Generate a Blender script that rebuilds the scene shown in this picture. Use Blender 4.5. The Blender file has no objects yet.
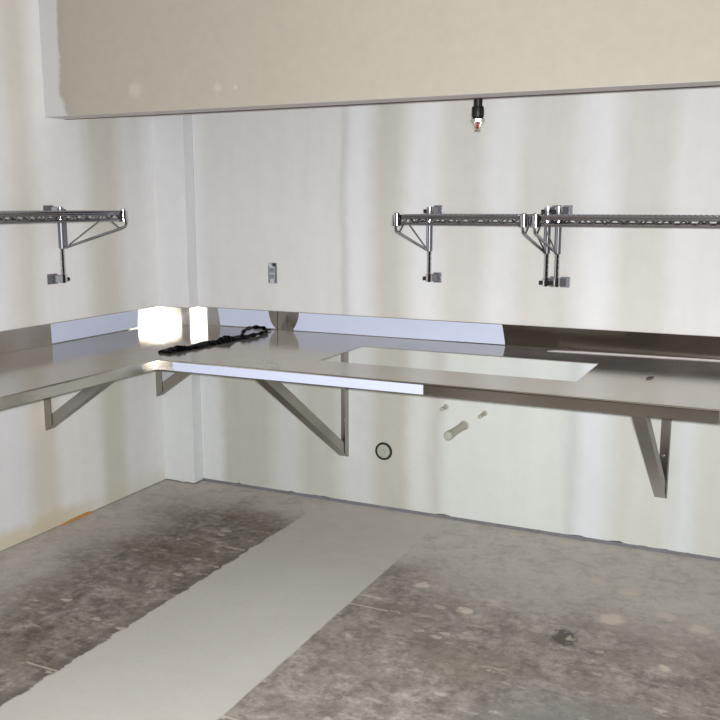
import bpy, bmesh, math, random
from mathutils import Vector, Matrix
random.seed(7)
S = bpy.context.scene
C = S.collection
PI = math.pi

# ------------------------------------------------------------------ node helpers
class NT:
    def __init__(s, name):
        s.m = bpy.data.materials.new(name); s.m.use_nodes = True
        s.t = s.m.node_tree; s.t.nodes.clear()
        s.out = s.t.nodes.new('ShaderNodeOutputMaterial')
        s.b = s.t.nodes.new('ShaderNodeBsdfPrincipled')
        s.t.links.new(s.b.outputs[0], s.out.inputs[0])
        s._pos = None
    def new(s, t, **kw):
        n = s.t.nodes.new(t)
        for k, v in kw.items(): setattr(n, k, v)
        return n
    def put(s, sock, v):
        if hasattr(v, 'is_output') or isinstance(v, bpy.types.NodeSocket): s.t.links.new(v, sock)
        elif isinstance(v, (tuple, list)) and len(v) == 3 and sock.type == 'RGBA': sock.default_value = (*v, 1)
        else: sock.default_value = v
    def pos(s):
        if s._pos is None: s._pos = s.new('ShaderNodeNewGeometry').outputs['Position']
        return s._pos
    def obj(s): return s.new('ShaderNodeTexCoord').outputs['Object']
    def xyz(s, v=None):
        n = s.new('ShaderNodeSeparateXYZ'); s.put(n.inputs[0], v or s.pos()); return n.outputs
    def comb(s, x, y, z):
        n = s.new('ShaderNodeCombineXYZ')
        for i, v in enumerate((x, y, z)): s.put(n.inputs[i], v)
        return n.outputs[0]
    def M(s, op, a, b=0.0, c=None, clamp=False):
        n = s.new('ShaderNodeMath', operation=op, use_clamp=clamp)
        s.put(n.inputs[0], a); s.put(n.inputs[1], b)
        if c is not None: s.put(n.inputs[2], c)
        return n.outputs[0]
    def step(s, v, lo, hi, a=0.0, b=1.0):
        n = s.new('ShaderNodeMapRange', interpolation_type='SMOOTHSTEP')
        s.put(n.inputs[0], v); s.put(n.inputs[1], lo); s.put(n.inputs[2], hi); s.put(n.inputs[3], a); s.put(n.inputs[4], b)
        return n.outputs[0]
    def scale(s, v, sx, sy, sz):
        n = s.new('ShaderNodeVectorMath', operation='MULTIPLY'); s.put(n.inputs[0], v); n.inputs[1].default_value = (sx, sy, sz)
        return n.outputs[0]
    def noise(s, sc, detail=4, rough=.55, v=None, dist=0.0):
        n = s.new('ShaderNodeTexNoise'); s.put(n.inputs['Vector'], v or s.pos())
        n.inputs['Scale'].default_value = sc; n.inputs['Detail'].default_value = detail
        n.inputs['Roughness'].default_value = rough; n.inputs['Distortion'].default_value = dist
        return n.outputs[0]
    def voro(s, sc, v=None, feature='F1'):
        n = s.new('ShaderNodeTexVoronoi', feature=feature); s.put(n.inputs['Vector'], v or s.pos()); n.inputs['Scale'].default_value = sc
        return n.outputs
    def ramp(s, f, stops, interp='LINEAR'):
        n = s.new('ShaderNodeValToRGB'); n.color_ramp.interpolation = interp
        el = n.color_ramp.elements
        while len(el) > 1: el.remove(el[-1])
        for i, (p, c) in enumerate(stops):
            e = el[0] if i == 0 else el.new(p)
            e.position = p; e.color = (*c, 1) if len(c) == 3 else c
        s.put(n.inputs[0], f); return n.outputs[0]
    def mix(s, f, a, b, mode='MIX'):
        n = s.new('ShaderNodeMix', data_type='RGBA', blend_type=mode)
        s.put(n.inputs[0], f); s.put(n.inputs[6], a); s.put(n.inputs[7], b); return n.outputs[2]
    def bump(s, h, strength, dist=.01):
        n = s.new('ShaderNodeBump'); n.inputs['Strength'].default_value = strength; n.inputs['Distance'].default_value = dist
        s.put(n.inputs['Height'], h); s.t.links.new(n.outputs[0], s.b.inputs['Normal'])
    def set(s, **kw):
        names = dict(color='Base Color', rough='Roughness', metal='Metallic', spec='Specular IOR Level', aniso='Anisotropic', coat='Coat Weight', sheen='Sheen Weight')
        for k, v in kw.items(): s.put(s.b.inputs[names[k]], v)
        return s

def L(r, g, b):
    f = lambda c: (c/255/12.92) if c/255 <= .04045 else ((c/255+.055)/1.055)**2.4
    return (f(r), f(g), f(b))

# ------------------------------------------------------------------ materials
def wall_mat(name, axis, up, lo, x0, x1, blotch=None):
    n = NT(name)
    p = n.xyz(); a = p[axis]; z = p[2]
    wob = n.M('MULTIPLY', n.M('SUBTRACT', n.noise(1.6, 3), .5), .07)
    fine = n.M('MULTIPLY', n.M('SUBTRACT', n.noise(9, 4), .5), .03)
    a2 = n.M('ADD', a, n.M('ADD', wob, fine))
    t = n.M('DIVIDE', n.M('SUBTRACT', a2, x0), x1-x0, clamp=True)
    def band_ramp(b):
        st = []
        for i, (e, col, soft) in enumerate(b):
            tt = (e-x0)/(x1-x0); h = soft/(x1-x0)
            if i > 0: st.append((max(tt-h, st[-1][0]+1e-4), b[i-1][1]))
            st.append((max(tt+h, (st[-1][0]+1e-4) if st else 0), col))
        return n.ramp(t, st)
    cu, cl = band_ramp(up), band_ramp(lo)
    c = n.mix(n.step(z, .84, .95), cl, cu)
    st = n.noise(3.5, 4, .6, n.scale(n.pos(), 2.5, 2.5, .35))
    c = n.mix(1.0, c, n.ramp(st, [(.3, (.965, .965, .965)), (.7, (1.02, 1.02, 1.02))]), 'MULTIPLY')
    mo = n.noise(14, 6, .65)
    c = n.mix(1.0, c, n.ramp(mo, [(.3, (.97, .97, .97)), (.7, (1.02, 1.02, 1.02))]), 'MULTIPLY')
    if blotch: c = blotch(n, c, p)
    n.set(color=c, rough=.75, spec=.25)
    n.bump(n.noise(40, 4), .06, .004)
    return n.m

W  = L(212, 211, 208); WL_ = L(219, 219, 220); WD = L(199, 197, 190); WB = L(205, 202, 195)
Gr = L(205, 206, 198); GrL = L(217, 220, 219); GrD = L(190, 190, 180); GrW = L(213, 217, 211)  # greener set for below the counter; tint of the cooler light put into colour
back_up = [(-.1, WL_, .02), (.26, W, .05), (1.085, L(196,196,194), .012), (1.12, WL_, .02), (1.26, L(197,194,186), .05), (1.44, L(222,222,222), .05),
           (1.62, L(207,204,198), .05), (1.835, L(218,218,217), .05), (2.0, L(208,205,199), .04), (2.27, L(222,222,222), .05),
           (2.44, L(207,204,198), .05), (2.665, L(218,217,215), .04), (3.2, WB, .05), (3.5, WL_, .05)]
back_lo = [(-.1, GrL, .02), (.345, GrD, .03), (.67, L(205,207,203), .05), (.85, GrD, .05), (1.08, L(208,210,207), .05), (1.27, L(189,188,177), .04),
           (1.46, L(210,212,207), .03), (1.575, L(197,197,190), .03), (1.64, GrW, .03), (2.26, L(200,203,200), .02), (2.31, L(218,222,223), .03),
           (2.45, Gr, .05), (2.735, L(215,219,219), .04), (2.82, Gr, .05), (3.4, GrL, .05)]
left_up = [(-5.2, WL_, .02), (-2.4, WD, .04), (-2.1, WL_, .04), (-1.10, L(212,207,199), .05), (-.95, L(228,225,223), .05), (-.6, L(208,203,193), .05), (-.37, L(222,222,220), .05), (-.16, L(232,231,230), .06), (.1, WL_, .02)]
left_lo = [(-5.2, WL_, .02), (-2.4, WD, .04), (-2.1, WL_, .04), (-1.07, L(210,204,192), .04), (-.90, L(229,226,223), .04), (-.58, L(206,202,190), .04), (-.40, L(221,220,217), .04), (-.2, L(226,226,223), .06)]
def left_blotch(n, c, p):     # yellowish unsealed paper along the foot of the wall
    f = n.step(n.M('ADD', p[2], n.M('MULTIPLY', n.M('SUBTRACT', n.noise(6, 4), .5), .12)), .03, .12, 1, 0)
    f = n.M('MULTIPLY', f, n.step(p[1], -1.0, -.5, .8, .25))
    return n.mix(f, c, L(200, 188, 160))
M_wall_back = wall_mat('drywall_taped_back', 0, back_up, back_lo, -.1, 4.6)
M_wall_left = wall_mat('drywall_taped_left', 1, left_up, left_lo, -5.2, .2, left_blotch)

def bulkhead_mat():
    n = NT('drywall_beige'); p = n.xyz()
    base = n.mix(n.noise(2.2, 4), L(166, 159, 146), L(174, 167, 154))
    base = n.mix(1.0, base, n.ramp(n.noise(22, 5, .65), [(.3, (.97, .97, .97)), (.7, (1.03, 1.03, 1.03))]), 'MULTIPLY')
    # taped joint against the side wall, ragged trowel edge
    e = n.M('ADD', p[0], n.M('MULTIPLY', n.M('SUBTRACT', n.noise(7, 5, .6), .5), .10))
    e = n.M('ADD', e, n.M('MULTIPLY', n.step(p[2], 1.95, 2.06, -.03, 0), 1.0))
    base = n.mix(n.step(e, .08, .20, .7, 0), base, L(160, 155, 147))
    base = n.mix(n.step(e, .09, .115, 1, 0), base, L(196, 194, 194))
    # small daubs of filler over screw heads
    for (x, z, r) in ((.523, 2.04, .035), (.952, 2.027, .018), (1.035, 2.023, .014)):
        d = n.M('SQRT', n.M('ADD', n.M('POWER', n.M('SUBTRACT', p[0], x), 2), n.M('POWER', n.M('SUBTRACT', p[2], z), 2)))
        d = n.M('ADD', d, n.M('MULTIPLY', n.M('SUBTRACT', n.noise(40, 3), .5), .03))
        base = n.mix(n.step(d, r*.4, r*1.3, .55, 0), base, L(192, 187, 178))
    n.set(color=base, rough=.7, spec=.25); n.bump(n.noise(40, 4), .05, .004)
    return n.m
M_bulk = bulkhead_mat()

def floor_mat():
    n = NT('stained_concrete'); p = n.xyz(); x, y = p[0], p[1]; my = n.M('MULTIPLY', y, -1)
    flat = n.comb(x, y, 0.0)
    nA = n.noise(2.2, 8, .62, flat, .3); nB = n.noise(9, 8, .7, flat, .4); nC = n.noise(30, 6, .7, flat)
    nS = n.noise(5, 7, .65, n.scale(flat, .7, 2.4, 1))
    nM = n.M('ADD', n.M('MULTIPLY', nB, .55), n.M('MULTIPLY', nC, .45))
    wob = n.M('MULTIPLY', n.M('SUBTRACT', n.noise(14, 6, .7, flat), .5), .07)
    xw = n.M('ADD', x, wob)
    # the trench that was filled with new pale concrete
    strip = n.M('MULTIPLY', n.step(xw, .995, 1.015), n.step(n.M('ADD', x, n.M('MULTIPLY', wob, .35)), 1.652, 1.664, 1, 0))
    newc = n.mix(n.noise(4, 7, .6, flat), L(182, 179, 171), L(196, 193, 186))
    newc = n.mix(n.M('MULTIPLY', n.step(nC, .45, .7), .25), newc, L(178, 174, 167))
    # bare old slab
    old = n.mix(nB, L(176, 170, 163), L(204, 198, 191))
    old = n.mix(n.M('MULTIPLY', n.step(nS, .5, .7), .5), old, L(186, 180, 174))
    newc = n.mix(n.step(n.M('ADD', my, n.M('MULTIPLY', n.M('SUBTRACT', nA, .5), .3)), .70, .92, 1.0, 0), newc, old)
    # dirt and glue stain
    off = n.M('MULTIPLY', n.M('SUBTRACT', nA, .5), .75); off2 = n.M('MULTIPLY', n.M('SUBTRACT', nB, .5), .5)
    wv = n.M('ADD', off, off2)
    sl = n.M('MULTIPLY', n.step(n.M('ADD', x, wv), .12, .55), n.step(n.M('ADD', my, wv), .16, .50))
    sl = n.M('MULTIPLY', sl, n.step(xw, 1.01, 1.0))
    sr = n.M('MULTIPLY', n.step(n.M('ADD', my, n.M('ADD', wv, n.M('MULTIPLY', n.step(x, 1.66, 2.1, 1, 0), .18))), .50, 1.10), n.step(x, 1.655, 1.665))
    st = n.M('MAXIMUM', sl, n.M('MULTIPLY', sr, .86))
    st = n.M('MULTIPLY', st, n.M('SUBTRACT', 1.0, strip))
    dark = n.ramp(nM, [(.34, L(74, 67, 61)), (.44, L(111, 103, 96)), (.52, L(142, 134, 126)), (.64, L(182, 174, 165))])
    dark = n.mix(n.M('MULTIPLY', n.step(nS, .42, .62), .55), dark, L(122, 115, 105))
    blue = n.M('MULTIPLY', n.step(n.M('ADD', x, off), 2.2, 2.6), n.step(n.M('ADD', my, off2), 1.25, 1.55))
    dark = n.mix(n.M('MULTIPLY', blue, .65), dark, L(92, 94, 92))
    brown = n.step(n.noise(1.7, 4, .5, n.scale(flat, 1, 1.6, 1)), .48, .66)
    dark = n.mix(n.M('MULTIPLY', brown, .40), dark, L(92, 76, 58))
    old = n.mix(n.M('MULTIPLY', n.step(nM, .54, .38), .30), old, L(120, 112, 106)); col = n.mix(strip, old, newc)
    col = n.mix(st, col, dark)
    # dark margin of grime along the cut edges
    ed = n.M('MULTIPLY', n.M('MULTIPLY', n.step(xw, .93, .992), n.step(xw, 1.0, 1.006, 1, 0)), n.step(my, .5, .9))
    col = n.mix(n.M('MULTIPLY', ed, n.M('MULTIPLY', n.step(nC, .35, .6), .55)), col, L(72, 66, 60))
    # plaster crumbs and paint flecks
    v = n.voro(26, n.scale(flat, 1, 1.5, 1)); v2 = n.voro(9, n.scale(flat, 1, 1.9, 1))
    rnd = n.xyz(v[1])[0]; rnd2 = n.xyz(v2[1])[0]
    nF = n.noise(55, 5, .6, n.scale(flat, 1, 1.7, 1)); ch = n.step(nF, .66, .71)
    d2 = n.M('ADD', v2[0], n.M('ADD', n.M('MULTIPLY', n.M('SUBTRACT', nC, .5), .9), n.M('MULTIPLY', n.M('SUBTRACT', nB, .5), 1.0)))
    ch2 = n.M('MULTIPLY', n.step(d2, .13, .26, .75, 0), n.step(rnd2, .62, .66))
    chm = n.M('MULTIPLY', n.M('MAXIMUM', ch, ch2), n.M('ADD', n.M('MULTIPLY', st, .88), .03))
    col = n.mix(chm, col, L(196, 187, 176))
    nL = n.noise(7, 6, .62, n.scale(flat, 1, 3.2, 1)); col = n.mix(n.M('MULTIPLY', n.M('MULTIPLY', n.step(nL, .585, .67), st), .55), col, L(186, 178, 168))
    dk = n.M('MULTIPLY', n.step(n.voro(13, n.scale(flat, 1, 1.4, 1))[0], .06, .2, 1, 0), n.step(nB, .5, .58))
    col = n.mix(n.M('MULTIPLY', dk, n.M('SUBTRACT', .35, n.M('MULTIPLY', strip, .30))), col, L(78, 72, 66))
    # saw overcuts at the edge of the trench, filled with pale slurry
    def line(x0, x1, yy, k, w=.006):
        q = n.M('ABSOLUTE', n.M('SUBTRACT', n.M('SUBTRACT', y, yy), n.M('MULTIPLY', x, k)))
        m = n.step(q, w*.5, w, 1, 0)
        return n.M('MULTIPLY', m, n.M('MULTIPLY', n.step(x, x0-.004, x0+.004), n.step(x, x1-.004, x1+.004, 1, 0)))
    for a in ((.865, 1.01, -1.978, 0.0), (1.655, 1.83, -1.08, 0.0), (1.655, 1.76, -.99, 0.0), (.88, .99, -.79, 0.0), (1.66, 1.72, -1.965, 0.0)):
        col = n.mix(n.M('MULTIPLY', line(*a), .55), col, L(200, 196, 178))
    # round dark core mark
    def ring(cx, cy, r):
        d = n.M('SQRT', n.M('ADD', n.M('POWER', n.M('SUBTRACT', x, cx), 2), n.M('POWER', n.M('SUBTRACT', y, cy), 2)))
        return n.M('ADD', d, n.M('ADD', n.M('MULTIPLY', n.M('SUBTRACT', nC, .5), .07), n.M('MULTIPLY', n.M('SUBTRACT', nB, .5), .12)))
    d = ring(2.495, -1.0, .05)
    col = n.mix(n.step(d, .03, .065, .75, 0), col, L(70, 64, 60))
    col = n.mix(n.step(ring(2.52, -1.0, .02), .008, .022, .8, 0), col, L(180, 168, 155))
    for cx, cy, r in ((2.62, -.78, .07), (2.80, -.66, .045), (2.93, -.72, .055), (2.64, -.50, .045), (1.86, -.80, .04), (3.05, -.66, .05), (2.50, -.44, .035), (2.85, -1.08, .04), (2.10, -.95, .03)):
        col = n.mix(n.step(ring(cx, cy, r), r*.45, r*.95, .9, 0), col, L(200, 187, 173))
    n.set(color=col, rough=n.step(nB, .2, .8, .72, .92), spec=.25)
    n.bump(n.M('ADD', n.M('MULTIPLY', nC, .6), n.M('MULTIPLY', chm, .5)), .35, .006)
    return n.m
M_floor = floor_mat()

def plain(name, col, rough=.5, metal=0, spec=.4, var=.08, sc=30, bump=0):
    n = NT(name)
    f = n.noise(sc, 4, .6)
    a = tuple(min(1, c*(1-var)) for c in col); b = tuple(min(1, c*(1+var)) for c in col)
    n.set(color=n.mix(f, a, b), rough=rough, metal=metal, spec=spec)
    if bump: n.bump(n.noise(sc*2, 4), bump, .003)
    return n.m

def steel_mat(name, col=(.47, .45, .425), rough=.24, grain=(1, 60, 60), smear=0.0, aniso=0.0, top=(-1, 0, 0), diffuse_share=0.0):
    n = NT(name)
    g = n.noise(6, 3, .5, n.scale(n.pos(), *grain))
    big = n.noise(3.0, 5, .6)
    c = n.mix(n.step(big, .3, .7), tuple(v*.93 for v in col), tuple(min(1, v*1.05) for v in col))
    r = n.M('ADD', n.M('MULTIPLY', g, .08), n.M('ADD', n.M('MULTIPLY', big, .08), rough-.08))
    if smear:   # cloudy glue residue left by the film
        p = n.xyz()
        m = n.M('MULTIPLY', n.step(n.noise(9, 5, .6, n.scale(n.pos(), 1, 1, 2)), .48, .62), n.M('MULTIPLY', n.step(p[0], 2.66, 2.80), n.step(p[1], -1.0, -1.02)))
        r = n.M('ADD', r, n.M('MULTIPLY', m, .05))
    gl = n.new('ShaderNodeBsdfAnisotropic', distribution='BECKMANN')
    n.put(gl.inputs['Color'], c); n.put(gl.inputs['Roughness'], r)
    bp = n.new('ShaderNodeBump'); bp.inputs['Strength'].default_value = .02; bp.inputs['Distance'].default_value = .001
    n.put(bp.inputs['Height'], g); n.t.links.new(bp.outputs[0], gl.inputs['Normal'])
    if aniso:   # grain runs horizontally on upright faces and along `top` on level ones
        gn = n.new('ShaderNodeNewGeometry'); cr = n.new('ShaderNodeVectorMath', operation='CROSS_PRODUCT')
        n.put(cr.inputs[0], gn.outputs['Normal']); cr.inputs[1].default_value = (0, 0, 1)
        sc = n.new('ShaderNodeVectorMath', operation='SCALE'); sc.inputs[0].default_value = top; n.put(sc.inputs['Scale'], n.xyz(gn.outputs['Normal'])[2])
        ad = n.new('ShaderNodeVectorMath', operation='ADD'); n.put(ad.inputs[0], cr.outputs[0]); n.put(ad.inputs[1], sc.outputs[0])
        n.put(gl.inputs['Tangent'], ad.outputs[0]); gl.inputs['Anisotropy'].default_value = aniso
    n.t.nodes.remove(n.b); n.t.links.new(gl.outputs[0], n.out.inputs[0])
    if diffuse_share:    # diffuse share added to lighten dark reflections on the level sheet
        df = n.new('ShaderNodeBsdfDiffuse'); df.inputs['Color'].default_value = (.55, .53, .52, 1)
        mx = n.new('ShaderNodeMixShader'); n.put(mx.inputs[0], n.step(big, .25, .8, diffuse_share*.6, diffuse_share*1.4))
        n.put(mx.inputs[1], gl.outputs[0]); n.put(mx.inputs[2], df.outputs[0]); n.t.links.new(mx.outputs[0], n.out.inputs[0])
    return n.m
M_steel_x = steel_mat('stainless_grain_along_back_wall', (.56, .52, .47), rough=.20, grain=(1, 60, 60), smear=1, aniso=.62)
M_steel_y = steel_mat('stainless_grain_along_left_wall', (.56, .52, .47), rough=.20, grain=(60, 1, 60), aniso=.62, top=(0, -1, 0))
M_top_x = steel_mat('worktop_grain_along_back_wall', (.66, .64, .60), rough=.12, grain=(1, 60, 60), aniso=.3, diffuse_share=.22)
M_top_y = steel_mat('worktop_grain_along_left_wall', (.58, .56, .53), rough=.12, grain=(60, 1, 60), aniso=.3, diffuse_share=.15, top=(0, -1, 0))
M_tube = steel_mat('brushed_tube_steel', (.38, .36, .33), .34, (25, 25, 25))
M_chrome = steel_mat('chrome_plate', (.62, .62, .65), .10, (5, 5, 5))
M_wire = steel_mat('chrome_wire', (.34, .33, .36), .2, (5, 5, 5))
M_dark_metal = plain('black_iron', L(38, 37, 36), .45, .3)
M_film = plain('bluish_protective_film', L(196, 203, 224), .42, 0, .4, .04, 6, .10)
M_glue_line = plain('cloudy_film_edge', L(205, 198, 200), .5, 0, .3, .1, 40)
M_plate = plain('steel_floor_track', L(120, 120, 124), .6, .0, .3, .35, 14)
M_bead = plain('grey_corner_bead', L(205, 198, 194), .5, .0, .4, .06)
M_gap_shade = plain('painted_shadow_gap', L(82, 62, 66), .7, 0, .2, .1)  # purple-brown colour painted in for the shadow gap at the bulkhead's rear edge
M_black = plain('black_plastic_film', L(4, 4, 6), .45, 0, .06, .3, 50, .2)
M_grey_plas = plain('grey_device_plastic', L(140, 143, 148), .45)
M_dark = plain('dark_cavity', L(22, 22, 28), .7)
M_box = plain('grey_box_metal', L(105, 106, 112), .5, 0, .4, .3, 60)
M_yoke = plain('pale_yoke_metal', L(178, 182, 188), .4, 0, .5, .15, 60)
M_galv = plain('galvanised_steel', L(150, 152, 156), .35, .8)
M_satin = plain('satin_chrome', L(128, 128, 133), .4, .75, .4, .06)
M_pvc = plain('weathered_grey_pipe', L(182, 176, 164), .55, 0, .3, .1, 40)
M_pvc_end = plain('pale_pipe_cap', L(168, 172, 156), .55, 0, .3, .1, 40)
M_rubber = plain('black_gasket', L(30, 34, 32), .6)
M_orange = plain('raw_pine', L(196, 142, 76), .7, 0, .2, .2, 30)
M_red = plain('red_glass_bulb', L(190, 30, 40), .15)
M_brass = plain('chromed_brass', L(200, 195, 180), .2, .9)
M_ceil = plain('ceiling_board', L(170, 165, 155), .85)
M_twig = plain('dark_scrap', L(30, 44, 30), .7)

# ------------------------------------------------------------------ geometry helpers
def bm_box(bm, x0, x1, y0, y1, z0, z1):
    v = [bm.verts.new((x, y, z)) for x in (x0, x1) for y in (y0, y1) for z in (z0, z1)]
    for f in ((0,1,3,2), (4,6,7,5), (0,4,5,1), (2,3,7,6), (0,2,6,4), (1,5,7,3)): bm.faces.new([v[i] for i in f])
def bm_prism(bm, pts, fn):
    """pts: 2-D polygon; fn(p, side) -> 3-D for side 0 / 1"""
    a = [bm.verts.new(fn(p, 0)) for p in pts]; b = [bm.verts.new(fn(p, 1)) for p in pts]
    bm.faces.new(a); bm.faces.new(b[::-1]); n = len(pts)
    for i in range(n): bm.faces.new((a[i], b[i], b[(i+1) % n], a[(i+1) % n]))
def bm_tube(bm, pts, r, seg=8, cap=True):
    pts = [Vector(p) for p in pts]; rs = r if isinstance(r, (list, tuple)) else [r]*len(pts)
    rings = []; up = None
    for i, p in enumerate(pts):
        t = (pts[min(i+1, len(pts)-1)] - pts[max(i-1, 0)]).normalized()
        if up is None: up = t.orthogonal().normalized()
        up = (up - t*up.dot(t)); up = up.normalized() if up.length > 1e-6 else t.orthogonal().normalized()
        s = t.cross(up)
        rings.append([bm.verts.new(p + (up*math.cos(k*2*PI/seg) + s*math.sin(k*2*PI/seg))*rs[i]) for k in range(seg)])
    for a, b in zip(rings, rings[1:]):
        for k in range(seg): bm.faces.new((a[k], a[(k+1) % seg], b[(k+1) % seg], b[k]))
    if cap: bm.faces.new(rings[0][::-1]); bm.faces.new(rings[-1])
def bm_lathe(bm, prof, seg=20, org=(0,0,0), axis='z', closed=False):
    """prof: (r, h) pairs"""
    o = Vector(org); R = []
    for r, h in prof:
        ring = []
        for k in range(seg):
            a = 2*PI*k/seg; c, s = r*math.cos(a), r*math.sin(a)
            ring.append(bm.verts.new(o + (Vector((c, s, h)) if axis == 'z' else Vector((c, h, s)))))
        R.append(ring)
    pairs = list(zip(R, R[1:])) + ([(R[-1], R[0])] if closed else [])
    for a, b in pairs:
        for k in range(seg): bm.faces.new((a[k], a[(k+1) % seg], b[(k+1) % seg], b[k]))
    if not closed: bm.faces.new(R[0][::-1]); bm.faces.new(R[-1])
def obj(name, bm, mat, parent=None, smooth=False, bevel=0, loc=None):
    bmesh.ops.recalc_face_normals(bm, faces=bm.faces)
    me = bpy.data.meshes.new(name); bm.to_mesh(me); bm.free()
    o = bpy.data.objects.new(name, me); C.objects.link(o); me.materials.append(mat)
    if smooth:
        for p in me.polygons: p.use_smooth = True
        try: me.set_sharp_from_angle(angle=math.radians(28))
        except Exception: pass
    if bevel:
        b = o.modifiers.new('edge', 'BEVEL'); b.width = bevel; b.segments = 2; b.limit_method = 'ANGLE'; b.angle_limit = math.radians(50)
    if parent: o.parent = parent
    if loc: o.location = loc
    return o
def box(name, x0, x1, y0, y1, z0, z1, mat, parent=None, bevel=0):
    bm = bmesh.new(); bm_box(bm, x0, x1, y0, y1, z0, z1); return obj(name, bm, mat, parent, bevel=bevel)
def tag(o, label, cat, group=None):
    o['label'] = label; o['category'] = cat
    if group: o['group'] = group
    return o
def thing(name, label, cat, loc=(0,0,0), rotz=0, group=None):
    o = bpy.data.objects.new(name, None); C.objects.link(o); o.location = loc; o.rotation_euler = (0, 0, rotz); o.empty_display_size = .05
    return tag(o, label, cat, group)
def struct(o): o['kind'] = 'structure'; return o
def copy_tree(o, parent=None):
    c = o.copy(); C.objects.link(c)
    if parent: c.parent = parent
    for ch in list(o.children): copy_tree(ch, c)
    return c

# ------------------------------------------------------------------ room shell
CA, CC = .202, .079            # corner chase: width along the back wall, projection
XR, YF, ZT = 4.7, -5.2, 3.05
struct(box('floor', -.12, XR, YF, .12, -.12, 0, M_floor))
struct(box('ceiling', -.12, XR, YF, .12, ZT, ZT+.1, M_ceil))
def ragged(x0, x1, z, amp, step=.035):
    pts = []; x = x0; v = 0
    while x < x1-1e-6:
        v = .6*v + random.uniform(-amp, amp); pts.append((x, max(.004, z+v))); x += step*random.uniform(.6, 1.4)
    pts.append((x1, z)); return pts
bm = bmesh.new()
bm_prism(bm, ragged(CA, XR, .014, .006, .025) + [(XR, ZT), (CA, ZT)], lambda p, s: (p[0], s*.12, p[1]))
struct(obj('wall_back', bm, M_wall_back))
bm = bmesh.new()
bm_prism(bm, [(YF, .004), (-.6, .004), (.12, .006), (.12, ZT), (YF, ZT)], lambda p, s: (-s*.12, p[0], p[1]))
struct(obj('wall_left', bm, M_wall_left))
bm = bmesh.new()
bm_prism(bm, ragged(0, CA, .010, .003, .02) + [(CA, ZT), (0, ZT)], lambda p, s: (p[0], -CC + s*(CC-.001), p[1]))
struct(obj('wall_chase', bm, M_wall_back))
struct(box('floor_track_back', CA, XR, -.001, .11, 0, .0165, M_plate))  # no baseboard: floor track strip standing in for the dark gap under the board
struct(box('floor_track_chase', .002, CA-.003, -CC+.004, 0, 0, .012, M_plate))
BY0, BY1, BZ = -.855, -.715, 1.9465
struct(box('wall_bulkhead', 0, XR, BY0, BY1, BZ, ZT, M_bulk))
struct(box('trim_1', 0.0, XR, BY0+.001, BY1-.02, BZ-.0012, BZ-.0002, M_bead))
struct(box('trim_2', 0.0, XR, BY1-.02, BY1+.002, BZ-.0016, BZ-.0002, M_gap_shade))  # dark strip laid where the rear bottom edge shows a shadow gap

# ------------------------------------------------------------------ steel counters
H, T, LIP = .90, .0016, .0443
WLx, WRy = .727, -1.032
BS, OFF = .0985, .012          # backsplash height, stand-off
YL = -2.45; XE = 3.45
def cove_sheet(bm, path, z0, z1):   # backsplash: closed profile swept along a polyline (list of ((x,y) on wall, (x,y) on face))
    rows = []
    for w, f in path:
        rows.append([bm.verts.new((*f, z0)), bm.verts.new((*f, z1)), bm.verts.new((*w, z1)), bm.verts.new((*w, z0))])
    for a, b in zip(rows, rows[1:]):
        for k in range(4): bm.faces.new((a[k], a[(k+1) % 4], b[(k+1) % 4], b[k]))
    bm.faces.new(rows[0]); bm.faces.new(rows[-1][::-1])
def film(bm, pts, fn, n=1):
    bm_prism(bm, pts, fn)

left = thing('steel_counter', 'stainless steel counter along the left wall, running into the room corner', 'counter', (0, 0, 0))
g = .0015; RR = .006
def lip_profile(): return [(-RR, 0)] + [(-RR+RR*math.sin(a), -RR+RR*math.cos(a)) for a in [PI/2*k/5 for k in range(6)]][1:] + [(0, -RR-.0015), (0, -LIP+.0012), (-.0012, -LIP), (-.018, -LIP), (-.018, -LIP+.0015), (-.003, -LIP+.0015), (-.003, -RR-.002), (-RR, -.002)]
bm = bmesh.new()
bm_prism(bm, [(g, YL), (WLx-RR, YL), (WLx-RR, WRy+RR), (WLx-.001, WRy+RR), (WLx-.001, -g), (CA+g, -g), (CA+g, -CC-g), (g, -CC-g)], lambda p, s: (p[0], p[1], H-T+s*T))
obj('worktop', bm, M_top_y, left)
bm = bmesh.new()
bm_prism(bm, lip_profile(), lambda p, s: (WLx+p[0], (YL, WRy+(0 if p[0] > -.004 else -p[0]))[s], H+p[1]))
obj('front_lip', bm, M_steel_y, left, True)
bm = bmesh.new()
e = OFF; t0 = .0012
cove_sheet(bm, [((t0, YL), (e, YL)), ((t0, -CC-t0), (e, -CC-e))], H, H+BS)
cove_sheet(bm, [((t0, -CC-t0), (e, -CC-e)), ((CA+t0, -CC-t0), (CA+e, -CC-e))], H, H+BS)
cove_sheet(bm, [((CA+t0, -CC-t0), (CA+e, -CC-e)), ((CA+t0, -t0), (CA+e, -e))], H, H+BS)
cove_sheet(bm, [((CA+t0, -t0), (CA+e, -e)), ((WLx-.012, -t0), (WLx-.012, -e))], H, H+BS)
obj('backsplash', bm, M_steel_x, left, bevel=.001)
def film_pts_left():
    top, bot = H+BS-.002, H+.004
    pts = [(-.905, bot), (-.907, top)] + [(-.907+.632*k/8, top) for k in range(1, 9)] + [(-.281, bot)]
    return pts
bm = bmesh.new(); bm_prism(bm, film_pts_left(), lambda p, s: (OFF+.0008+s*.0008, p[0], p[1]))
o = obj('protective_film', bm, M_film, left); o['label'] = 'bluish white protective film on the backsplash of the left wall'
bm = bmesh.new()
pts = [(.358, H+.004), (.343, H+BS-.002), (.662, H+BS-.002), (.667, H+.07), (.676, H+.04), (.692, H+.018), (.704, H+.006)]
bm_prism(bm, pts, lambda p, s: (p[0], -OFF-.0008-s*.0008, p[1]))
o = obj('protective_film', bm, M_film, left); o['label'] = 'bluish white film with a curled right edge on the backsplash'

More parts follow.
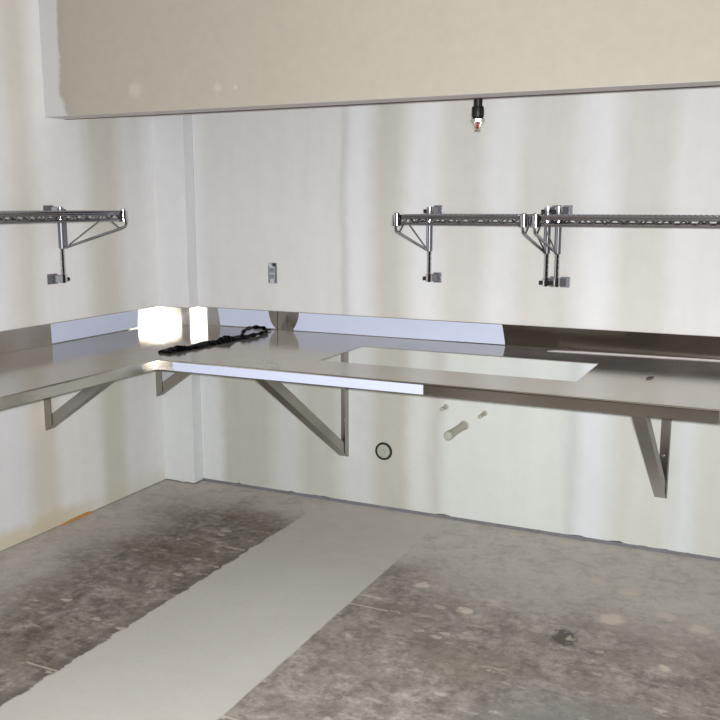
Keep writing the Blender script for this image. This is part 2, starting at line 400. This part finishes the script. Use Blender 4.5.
right = thing('steel_counter', 'stainless steel counter along the back wall with a rectangular sink cut-out', 'counter', (WLx, 0, 0))
def RX(x): return x - WLx
SX0, SX1, SY0, SY1 = 1.3603, 2.4467, -.7559, -.3219
bm = bmesh.new()
zt, zb = H, H-T
xs = [WLx+.001, SX0, SX1, XE]; ys = [WRy+RR, SY0, SY1, -g]
for zz in (zt, zb):
    V = [[bm.verts.new((RX(x), y, zz)) for y in ys] for x in xs]
    for i in range(3):
        for j in range(3):
            if (i, j) != (1, 1): bm.faces.new((V[i][j], V[i+1][j], V[i+1][j+1], V[i][j+1]))
bm.verts.ensure_lookup_table()
top = bm.verts[:16]; bot = bm.verts[16:32]
idx = lambda i, j: i*4+j
loop = [(i, 0) for i in range(4)] + [(3, j) for j in range(1, 4)] + [(i, 3) for i in (2, 1, 0)] + [(0, j) for j in (2, 1)]
hole = [(1, 1), (2, 1), (2, 2), (1, 2)]
for lp in (loop, hole):
    for a, b in zip(lp, lp[1:]+lp[:1]):
        bm.faces.new((top[idx(*a)], top[idx(*b)], bot[idx(*b)], bot[idx(*a)]))
obj('worktop', bm, M_top_x, right)
bm = bmesh.new()
bm_prism(bm, lip_profile(), lambda p, s: (RX((WLx+.0005, 2.965)[s]), WRy-p[0], H+p[1]))
bm_prism(bm, lip_profile(), lambda p, s: (RX((2.968, XE)[s]), WRy-p[0], H+p[1]))
obj('front_lip', bm, M_steel_x, right, True)
bm = bmesh.new()
cove_sheet(bm, [((RX(WLx-.009), -t0), (RX(WLx-.009), -e)), ((RX(XE), -t0), (RX(XE), -e))], H, H+BS)
obj('backsplash', bm, M_steel_x, right, bevel=.001)
bm = bmesh.new()
pts = [(.812, H+.008), (.822, H+.02), (.836, H+.045), (.844, H+.07), (.848, H+BS-.002), (1.936, H+BS-.002), (1.945, H+.05), (1.953, H+.003), (.82, H+.003)]
bm_prism(bm, pts, lambda p, s: (RX(p[0]), -OFF-.0008-s*.0008, p[1]))
o = obj('protective_film', bm, M_film, right); o['label'] = 'long bluish white protective film on the backsplash'
bm = bmesh.new()
pts = [(.815, H-LIP+.002), (.800, H-.030), (.812, H-.022), (.803, H-.012), (.812, H-.006), (1.944, H-.006), (1.944, H-LIP+.002)]
bm_prism(bm, pts, lambda p, s: (RX(p[0]), WRy-.0006-s*.0008, p[1]))
o = obj('protective_film', bm, M_film, right); o['label'] = 'bluish white protective film on the front lip'
bm = bmesh.new()
pts = [(2.972, H-LIP+.002), (2.972, H-.007), (XE-.1, H-.007), (XE-.1, H-LIP+.002)]
bm_prism(bm, pts, lambda p, s: (RX(p[0]), WRy-.0006-s*.0008, p[1]))
obj('protective_film', bm, M_film, right)
bm = bmesh.new()     # torn edge of the film left in the angle of worktop and backsplash
pts = [(2.175, -.108), (2.30, -.088), (2.9, -.055), (3.3, -.045), (3.3, -.028), (2.9, -.034), (2.32, -.060), (2.20, -.085)]
bm_prism(bm, pts, lambda p, s: (RX(p[0]), p[1], H+.0006+s*(.0010+.002*(p[1] > -.1))))
o = obj('film_remnant', bm, M_glue_line, right); o['label'] = 'thin pale strip of torn film along the back edge'

# ------------------------------------------------------------------ counter brackets
def make_bracket(label, loc, rotz, Hh, side, w=.043):
    """local: +Y out of the wall, Z up from the foot of the wall leg; Hh = height of the worktop sheet above the foot; side = edge carrying the upstanding flange"""
    t = thing('counter_bracket', label, 'bracket', loc, rotz, 'triangular steel brackets under the counters')
    k = w/2; th = .004; fl = .043
    bm = bmesh.new(); x0_, x1_ = sorted((-k*side, k*side)); bm_box(bm, x0_, x1_, .001, .001+th, 0, Hh)
    bm_prism(bm, [(.001+th, .002), (fl, fl*.72), (fl, Hh), (.001+th, Hh)], lambda p, s: ((k-th*s)*side, p[0], p[1])); obj('wall_leg', bm, M_tube, t, bevel=.001)
    z1 = Hh-.046; sl = .68; y0 = .006; D = y0+z1/sl; vt = .050*math.sqrt(1+sl*sl)
    pts = [(y0, 0), (D, z1), (D-vt/sl, z1), (y0, vt)]
    xa, xb = sorted(((-k-.012)*side, (k-th-.0005)*side))
    bm = bmesh.new(); bm_prism(bm, pts, lambda p, s: ((xa, xb)[s], p[0], p[1])); obj('diagonal_brace', bm, M_tube, t, bevel=.003)
    box('top_rail', xa, xb, .006, D+.03, z1+.0005, Hh-.001, M_tube, t, .002)
    for q in (.30, .62, .90):
        bm = bmesh.new(); bm_lathe(bm, [(.006, 0), (.006, .003), (.003, .005)], 10, (-.003*side, .005, Hh*q), 'y'); obj('bolt', bm, M_galv, t, True)
    return t
Ht = H-T
make_bracket('triangular steel bracket on the left wall under the near part of the left counter', (0, -.947, .494), -PI/2, Ht-.494, 1)
make_bracket('small-looking triangular steel bracket in the room corner under the counter junction', (0, -.112, .497), -PI/2, Ht-.497, 1)
make_bracket('triangular steel bracket on the back wall under the left end of the sink cut-out', (1.107, 0, .256), PI, Ht-.256, -1)
make_bracket('triangular steel bracket on the back wall right of the sink cut-out', (2.692, 0, .257), PI, Ht-.257, -1)

# ------------------------------------------------------------------ wall shelving
PZ0, PZ1 = 1.185, 1.541        # foot and top of the posts
def make_shelf_bracket(label, loc, rotz, depth, side, zs, plate=.054):
    """local: +Y out of the wall, +X along it; z is absolute; the clips' plates lie on `side`"""
    t = thing('shelf_bracket', label, 'bracket', loc, rotz, 'chrome post brackets of the wire shelves')
    z0 = loc[2]; R = lambda z: z - z0
    py = .032
    prof = []; z = PZ0
    while z < PZ1-.001:
        prof += [(.0115, R(z)), (.0115, R(z)+.019), (.0100, R(z)+.0205), (.0100, R(z)+.0235)]; z += .0254
    prof += [(.0115, R(PZ1)-.004), (.009, R(PZ1))]
    prof = sorted(prof, key=lambda p: p[1])
    bm = bmesh.new(); bm_lathe(bm, prof, 16, (0, py, 0)); obj('post', bm, M_chrome, t, True)
    for zc in (PZ0+.020, PZ1-.018):
        bm = bmesh.new()
        a, b = sorted((side*.012, side*plate))
        bm_box(bm, a, b, .001, .006, R(zc)-.024, R(zc)+.024)
        bm_prism(bm, [(side*.008, .0065), (side*.038, .0065), (side*.036, .016), (side*.008, .036)], lambda p, s: (p[0], p[1], R(zc)-.018+s*.036))
        c = obj('wall_clip', bm, M_satin, t, bevel=.002)
        bm = bmesh.new(); bm_lathe(bm, [(.0118, -.017), (.0165, -.017), (.0165, .017), (.0118, .017)], 18, (0, py, R(zc)), closed=True); obj('clip_collar', bm, M_chrome, c, True)
        bm = bmesh.new()
        bm_tube(bm, [(-side*.015, py, R(zc)-.004), (-side*.030, py+.004, R(zc)-.004)], .010, 10); obj('clip_screw', bm, M_dark_metal, c, True)
        bm = bmesh.new(); bm_lathe(bm, [(.004, .006), (.004, .009), (.002, .010)], 8, (side*.048, 0, R(zc)), 'y'); obj('screw', bm, M_galv, c, True)
    # sleeve that grips the post and the trussed arm
    zl = zs-.175
    bm = bmesh.new(); bm_lathe(bm, [(.0120, R(zl)), (.0148, R(zl)), (.0150, R(zs-.055)), (.0180, R(zs-.05)), (.0180, R(zs-.035)), (.017, R(zs-.03)), (.017, R(zs+.012)), (.0120, R(zs+.012))], 18, (0, py, 0), closed=True)
    obj('sleeve', bm, M_satin, t, True)
    box('back_plate', -.0035, .0035, py+.014, py+.034, R(zl)+.01, R(zs-.03), M_satin, t, .001)
    bm = bmesh.new()
    fz = zs-.06; yf = depth
    bm_tube(bm, [(0, py+.018, R(zs-.035)), (0, yf-.012, R(zs-.035))], .0042)
    obj('top_rod', bm, M_wire, t, True)
    bm = bmesh.new()
    loop = [(0, py+.020, R(zl)+.004), (0, py+.05, R(zl)+.012), (0, yf-.02, R(zs-.078)), (0, yf+.006, R(zs-.070)), (0, yf+.016, R(zs-.056)), (0, yf+.012, R(zs-.042)), (0, yf-.004, R(zs-.036))]
    bm_tube(bm, loop, [.0062, .0062, .0062, .0058, .0052, .005, .005], 10); obj('lower_rod', bm, M_wire, t, True)
    bm = bmesh.new(); bm_tube(bm, [(0, py+.045, R(zl)+.018), (0, yf-.125, R(zs-.036))], .0036); bm_tube(bm, [(0, yf-.085, R(zs-.036)), (0, yf-.025, R(zs-.077))], .0036)
    obj('brace_rod', bm, M_wire, t, True)
    bm = bmesh.new(); bm_lathe(bm, [(.010, R(zs)-.046), (.012, R(zs)-.044), (.012, R(zs)+.006), (.009, R(zs)+.009)], 16, (0, yf, 0)); obj('front_stub', bm, M_chrome, t, True)
    return t

def make_shelf(label, loc, rotz, width, depth, zs, side_sign):
    """local: X along the wall from the first post, +Y out of the wall; zs = top of frame (absolute)"""
    t = thing('wire_shelf', label, 'shelf', loc, rotz, 'chrome wire wall shelves')
    py, yf = .032, depth; R = lambda z: z-loc[2]
    zt, zb, r = R(zs)-.006, R(zs)-.038, .0036
    def truss(name, A, B):
        A, B = Vector(A), Vector(B); d = (B-A); n = max(3, int(round(d.length/.064)))
        bm = bmesh.new()
        for z, rr in ((zt, .0062), (zt-.008, .0045), (zb, .0052)): bm_tube(bm, [(A.x, A.y, z), (B.x, B.y, z)], rr)
        pts = []; m = n*6
        for i in range(m+1):
            p = A + d*(i/m); ph = (i/6.0) % 1.0; tri = 1-abs(2*ph-1); tri = min(1, max(0, (tri-.12)/.76))
            pts.append((p.x, p.y, zb+.004+(zt-zb-.010)*tri))
        bm_tube(bm, pts, .0036, 6); return obj(name, bm, M_wire, t, True)
    g = .022*side_sign
    x0, x1 = 0, width*side_sign
    truss('front_edge', (x0+g, yf, 0), (x1-g, yf, 0)); truss('back_edge', (x0+g, py+.001, 0), (x1-g, py+.001, 0))
    truss('side_edge', (x0, py+.024, 0), (x0, yf-.022, 0)); truss('side_edge', (x1, py+.024, 0), (x1, yf-.022, 0))
    bm = bmesh.new(); nn = int(width/.022)
    for i in range(1, nn):
        x = x0+(x1-x0)*i/nn; bm_tube(bm, [(x, py+.001, zt+.006), (x, yf, zt+.006)], .0021, 6)
    obj('shelf_wires', bm, M_wire, t, True)
    for yy in (py+(yf-py)*.33, py+(yf-py)*.67):
        bm = bmesh.new(); bm_tube(bm, [(x0, yy, zt-.001), (x1, yy, zt-.001)], .0036, 6); obj('support_wire', bm, M_wire, t, True)
    for x in (x0, x1):
        for yy, ri, ro in ((py, .0178, .0225), (yf, .0128, .0215)):
            bm = bmesh.new(); bm_lathe(bm, [(ri, zb-.008), (ro, zb-.008), (ro-.0012, zt+.006), (ri, zt+.006)], 18, (x, yy, 0), closed=True)
            obj('corner_collar', bm, M_chrome, t, True)
    return t

ZS_R, ZS_L, DP, DPL = 1.507, 1.522, .425, .405
# back wall (local x runs towards -X of the room)
make_shelf_bracket('single chrome shelf bracket at the left end of the back wall shelves', (1.574, 0, PZ0), PI, DP, -1, ZS_R)
make_shelf_bracket('left one of the two adjoining chrome shelf brackets on the back wall', (2.139, 0, PZ0), PI, DP, -1, ZS_R)
make_shelf_bracket('right one of the two adjoining chrome shelf brackets on the back wall', (2.188, 0, PZ0), PI, DP, -1, ZS_R)
make_shelf('short chrome wire shelf on the back wall, between the single bracket and the paired ones', (1.574, 0, PZ0), PI, 2.139-1.574, DP, ZS_R, -1)
make_shelf('long chrome wire shelf on the back wall running right past the paired brackets', (2.188, 0, PZ0), PI, 1.22, DP, ZS_R, -1)
# left wall (local x runs towards the camera)
make_shelf_bracket('chrome shelf bracket on the left wall', (0, -.826, PZ0), -PI/2, DPL, 1, ZS_L, .075)
make_shelf('chrome wire shelf on the left wall', (0, -.826, PZ0), -PI/2, 1.22, DPL, ZS_L, 1)

# ------------------------------------------------------------------ sprinkler
sp = thing('sprinkler', 'black sprinkler drop pipe with a chrome head hanging below the beige bulkhead', 'sprinkler', (1.94, -.45, 1.847))
bm = bmesh.new(); bm_lathe(bm, [(.0175, .09), (.0175, ZT-1.847-.002)], 18); obj('pipe', bm, M_dark_metal, sp, True)
bm = bmesh.new(); bm_lathe(bm, [(.019, .052), (.0245, .056), (.0250, .070), (.0245, .090), (.0225, .097), (.0178, .099)], 18); obj('coupling', bm, M_dark_metal, sp, True)
hd = bmesh.new(); bm_lathe(hd, [(.012, .034), (.029, .037), (.030, .047), (.018, .053)], 8); head = obj('sprinkler_head', hd, M_brass, sp, True)
for s in (-1, 1):
    bm = bmesh.new(); bm_tube(bm, [(s*.013, 0, .036), (s*.0115, 0, .025), (s*.005, 0, .008), (0, 0, .004)], [.005, .0042, .004, .004], 8); obj('frame_arm', bm, M_brass, head, True)
bm = bmesh.new(); bm_lathe(bm, [(.003, .010), (.0035, .034)], 10); obj('glass_bulb', bm, M_red, head, True)
bm = bmesh.new(); bm_lathe(bm, [(.004, .0045), (.0125, .003), (.0135, .0005), (.004, .0005)], 16); obj('deflector', bm, M_brass, head, True)

# ------------------------------------------------------------------ electrical outlet without its cover
ob = thing('electrical_outlet', 'grey electrical outlet without cover plate, in the back wall above the backsplash', 'outlet', (.686, -.001, 1.143))
bm = bmesh.new()
for a in ((-.026, .026, -.003, 0, 0, .107),): bm_box(bm, *a)
obj('wall_box', bm, M_box, ob, bevel=.002)
bm = bmesh.new(); bm_prism(bm, [(-.017, .088), (-.024, .096), (-.019, .109), (-.004, .109), (-.002, .092), (.012, .088), (.016, .082), (.016, .022), (.012, .016), (.016, .004), (.006, .001), (-.012, .001), (-.016, .004), (-.012, .016), (-.017, .022)],
                          lambda p, s: (p[0], -.004-s*.003, p[1])); obj('mounting_yoke', bm, M_yoke, ob, bevel=.001)
bm = bmesh.new(); bm_lathe(bm, [(.007, -.003), (.007, -.0052), (.004, -.0055)], 12, (.012, 0, .098), 'y'); obj('screw_hole', bm, M_dark, ob)
for zc in (.036, .069):
    bm = bmesh.new(); bm_prism(bm, [(.0155*math.cos(a), max(-.0125, min(.0125, .0155*math.sin(a)))) for a in [2*PI*i/24 for i in range(24)]], lambda p, s: (p[0], -.007-s*.009, zc+p[1]))
    f = obj('socket', bm, M_grey_plas, ob, bevel=.001)
    for sx in (-.006, .006): 
        bm = bmesh.new(); bm_box(bm, sx-.0014, sx+.0014, -.0166, -.0158, zc-.004, zc+.006); obj('slot', bm, M_dark, f)
bm = bmesh.new(); bm_tube(bm, [(.021, -.003, .02), (.023, -.006, .05), (.021, -.003, .085)], .0022, 6); obj('wire', bm, M_galv, ob, True)

# ------------------------------------------------------------------ plumbing stubs in the wall
dr = thing('drain_pipe', 'round capped drain pipe with dark ring, flush in the back wall', 'pipe', (1.328, 0, .309))
bm = bmesh.new(); bm_lathe(bm, [(.036, -.001), (.036, -.008), (.038, -.010), (.045, -.009), (.0465, -.001)], 28, (0, 0, 0), 'y', closed=True); obj('ring', bm, M_rubber, dr, True)
bm = bmesh.new(); bm_lathe(bm, [(.0355, -.001), (.0355, -.006), (.032, -.0075), (.012, -.0065), (.010, -.012), (.004, -.012)], 28, (0, 0, 0), 'y'); obj('cap', bm, M_pvc_end, dr, True)
pp = thing('waste_pipe', 'thick capped pipe stub sticking out of the back wall under the sink cut-out', 'pipe', (1.755, 0, .490))
bm = bmesh.new(); bm_lathe(bm, [(.019, -.0), (.019, -.205), (.0185, -.208)], 20, (0, 0, 0), 'y'); obj('pipe', bm, M_pvc, pp, True)
bm = bmesh.new(); bm_lathe(bm, [(.0192, -.196), (.0215, -.196), (.0215, -.226), (.018, -.232), (.004, -.234)], 20, (0, 0, 0), 'y'); obj('cap', bm, M_pvc_end, pp, True)
bm = bmesh.new(); bm_lathe(bm, [(.0192, -.001), (.0245, -.001), (.0235, -.006), (.0192, -.010)], 20, (0, 0, 0), 'y', closed=True); obj('collar', bm, M_pvc, pp, True)
def stub(label, x, z, ln):
    s = thing('supply_pipe', label, 'pipe', (x, 0, z), 0, 'small supply pipe stubs in the back wall')
    bm = bmesh.new(); bm_lathe(bm, [(.0085, -.0), (.0085, -ln), (.006, -ln-.003)], 14, (0, 0, 0), 'y'); obj('pipe', bm, M_pvc, s, True)
    bm = bmesh.new(); bm_lathe(bm, [(.0087, -.001), (.014, -.001), (.013, -.006), (.0087, -.008)], 16, (0, 0, 0), 'y', closed=True); obj('collar', bm, M_pvc, s, True)
    bm = bmesh.new(); bm_lathe(bm, [(.0087, -ln+.012), (.0102, -ln+.012), (.0102, -ln-.004), (.003, -ln-.006)], 14, (0, 0, 0), 'y'); obj('cap', bm, M_pvc_end, s, True)
stub('small capped supply pipe stub left of and above the thick capped pipe', 1.66, .573, .062)
stub('small capped supply pipe stub right of and above the thick capped pipe', 1.858, .560, .075)

# ------------------------------------------------------------------ black strap on the counter
st = thing('plastic_strap', 'crumpled black plastic strap lying along the counter seam', 'strap', (.70, -.9, H))
def ribbon(p0, p1, n, hmax, wmax, seed, mat, name):
    rn = random.Random(seed); bm = bmesh.new(); rows = []
    p0, p1 = Vector(p0), Vector(p1); d = (p1-p0); s = Vector((d.y, -d.x, 0)).normalized()
    ph = [rn.uniform(0, 6) for _ in range(6)]
    for i in range(n+1):
        t = i/n; c = p0+d*t
        h = hmax*(.45+.30*math.sin(9*t+ph[0])+.18*math.sin(23*t+ph[1])+.12*rn.uniform(-1, 1))*min(1, 8*t+.25)*min(1, 7*(1-t)+.3)
        w = wmax*(.7+.25*math.sin(12*t+ph[2])+.12*rn.uniform(-1, 1)); off = .008*math.sin(15*t+ph[3])
        h = max(.016, h)
        prof = [(-w*.5, .0008), (-w*.52, h*.35), (-w*.30, h*.9), (-w*.08, h*rn.uniform(.45, 1.0)), (w*.16, h*rn.uniform(.6, 1.1)), (w*.4, h*rn.uniform(.25, .7)), (w*.5, .0008)]
        rows.append([bm.verts.new(c + s*(off+a) + Vector((0, 0, b))) for a, b in prof])
    for a, b in zip(rows, rows[1:]):
        for k in range(len(a)): bm.faces.new((a[k], a[(k+1) % len(a)], b[(k+1) % len(b)], b[k]))
    bm.faces.new(rows[0][::-1]); bm.faces.new(rows[-1])
    return obj(name, bm, mat, st, True)
ribbon((-.035, .005, 0), (.028, .56, 0), 60, .036, .085, 3, M_black, 'folded_strap')
bm = bmesh.new()
P = [(.028, .53, .012), (.000, .58, .024), (-.018, .65, .032), (-.018, .72, .032), (.004, .765, .024), (.032, .75, .012), (.042, .69, .009), (.040, .61, .009), (.030, .53, .010)]
def smooth_path(P, k=5):
    out = []; P = [Vector(p) for p in P]
    for i in range(len(P)-1):
        a, b, c, d = P[max(i-1, 0)], P[i], P[i+1], P[min(i+2, len(P)-1)]
        for j in range(k):
            t = j/k; out.append(.5*((2*b)+(c-a)*t+(2*a-5*b+4*c-d)*t*t+(3*b-a-3*c+d)*t**3))
    out.append(P[-1]); return out
pts = smooth_path(P); bm_tube(bm, pts, [.0085+.003*math.sin(i*1.3) for i in range(len(pts))], 8); obj('loop', bm, M_black, st, True)
bm = bmesh.new(); bm_tube(bm, smooth_path([(.012, .75, .018), (.0, .80, .010), (.012, .83, .006)]), .004, 6); obj('tail', bm, M_black, st, True)

# ------------------------------------------------------------------ scraps
bm = bmesh.new(); bm_tube(bm, [(-.010, -.022, .003), (0, 0, .004), (.003, .012, .004), (.010, .026, .003)], [.0018, .0032, .003, .002], 7)
tag(obj('twig', bm, M_twig, None, True, loc=(2.685, -.575, H)), 'tiny dark scrap lying on the worktop right of the sink cut-out', 'scrap')
bm = bmesh.new(); bm_prism(bm, [(-.905, .001), (-.70, .001), (-.70, .009), (-.74, .013), (-.86, .009), (-.905, .004)], lambda p, s: (.001+s*.010, p[0], p[1]))
tag(obj('wood_strip', bm, M_orange), 'orange brown wood strip at the foot of the left wall', 'wood')

# ------------------------------------------------------------------ light
cam_loc = Vector((3.1427, -4.0889, 1.5521)); yaw, pitch = -.445, -.1707
f = Vector((math.sin(yaw)*math.cos(pitch), math.cos(yaw)*math.cos(pitch), math.sin(pitch)))
r = f.cross(Vector((0, 0, 1))).normalized(); u = r.cross(f)
def area(name, loc, direction, sx, sy, power, col):
    l = bpy.data.lights.new(name, 'AREA'); l.shape = 'RECTANGLE'; l.size = sx; l.size_y = sy; l.energy = power; l.color = col
    o = bpy.data.objects.new(name, l); C.objects.link(o); o.location = loc
    o.rotation_euler = Vector(direction).to_track_quat('-Z', 'Y').to_euler(); return o
area('camera_flash', cam_loc + u*.025 + r*.01, f, .06, .035, 157, (.972, .981, 1.0))
area('ceiling_lamp', (2.7, -4.6, 2.95), (0, .35, -1), 1.2, .8, 3, (1, .93, .86))
w = bpy.data.worlds.new('dim_room'); S.world = w; w.use_nodes = True
w.node_tree.nodes['Background'].inputs[0].default_value = (.95, .72, .55, 1); w.node_tree.nodes['Background'].inputs[1].default_value = .05

cd = bpy.data.cameras.new('camera'); cam = bpy.data.objects.new('camera', cd); C.objects.link(cam)
cd.sensor_width = 36; cd.sensor_fit = 'HORIZONTAL'; cd.lens = 903.64/720*36; cd.clip_start = .02
cam.matrix_world = Matrix(((r.x, u.x, -f.x, cam_loc.x), (r.y, u.y, -f.y, cam_loc.y), (r.z, u.z, -f.z, cam_loc.z), (0, 0, 0, 1)))
S.camera = cam
v = S.view_settings; v.view_transform = 'Standard'; v.look = 'None'; v.exposure = 0; v.gamma = 1; v.use_curve_mapping = False
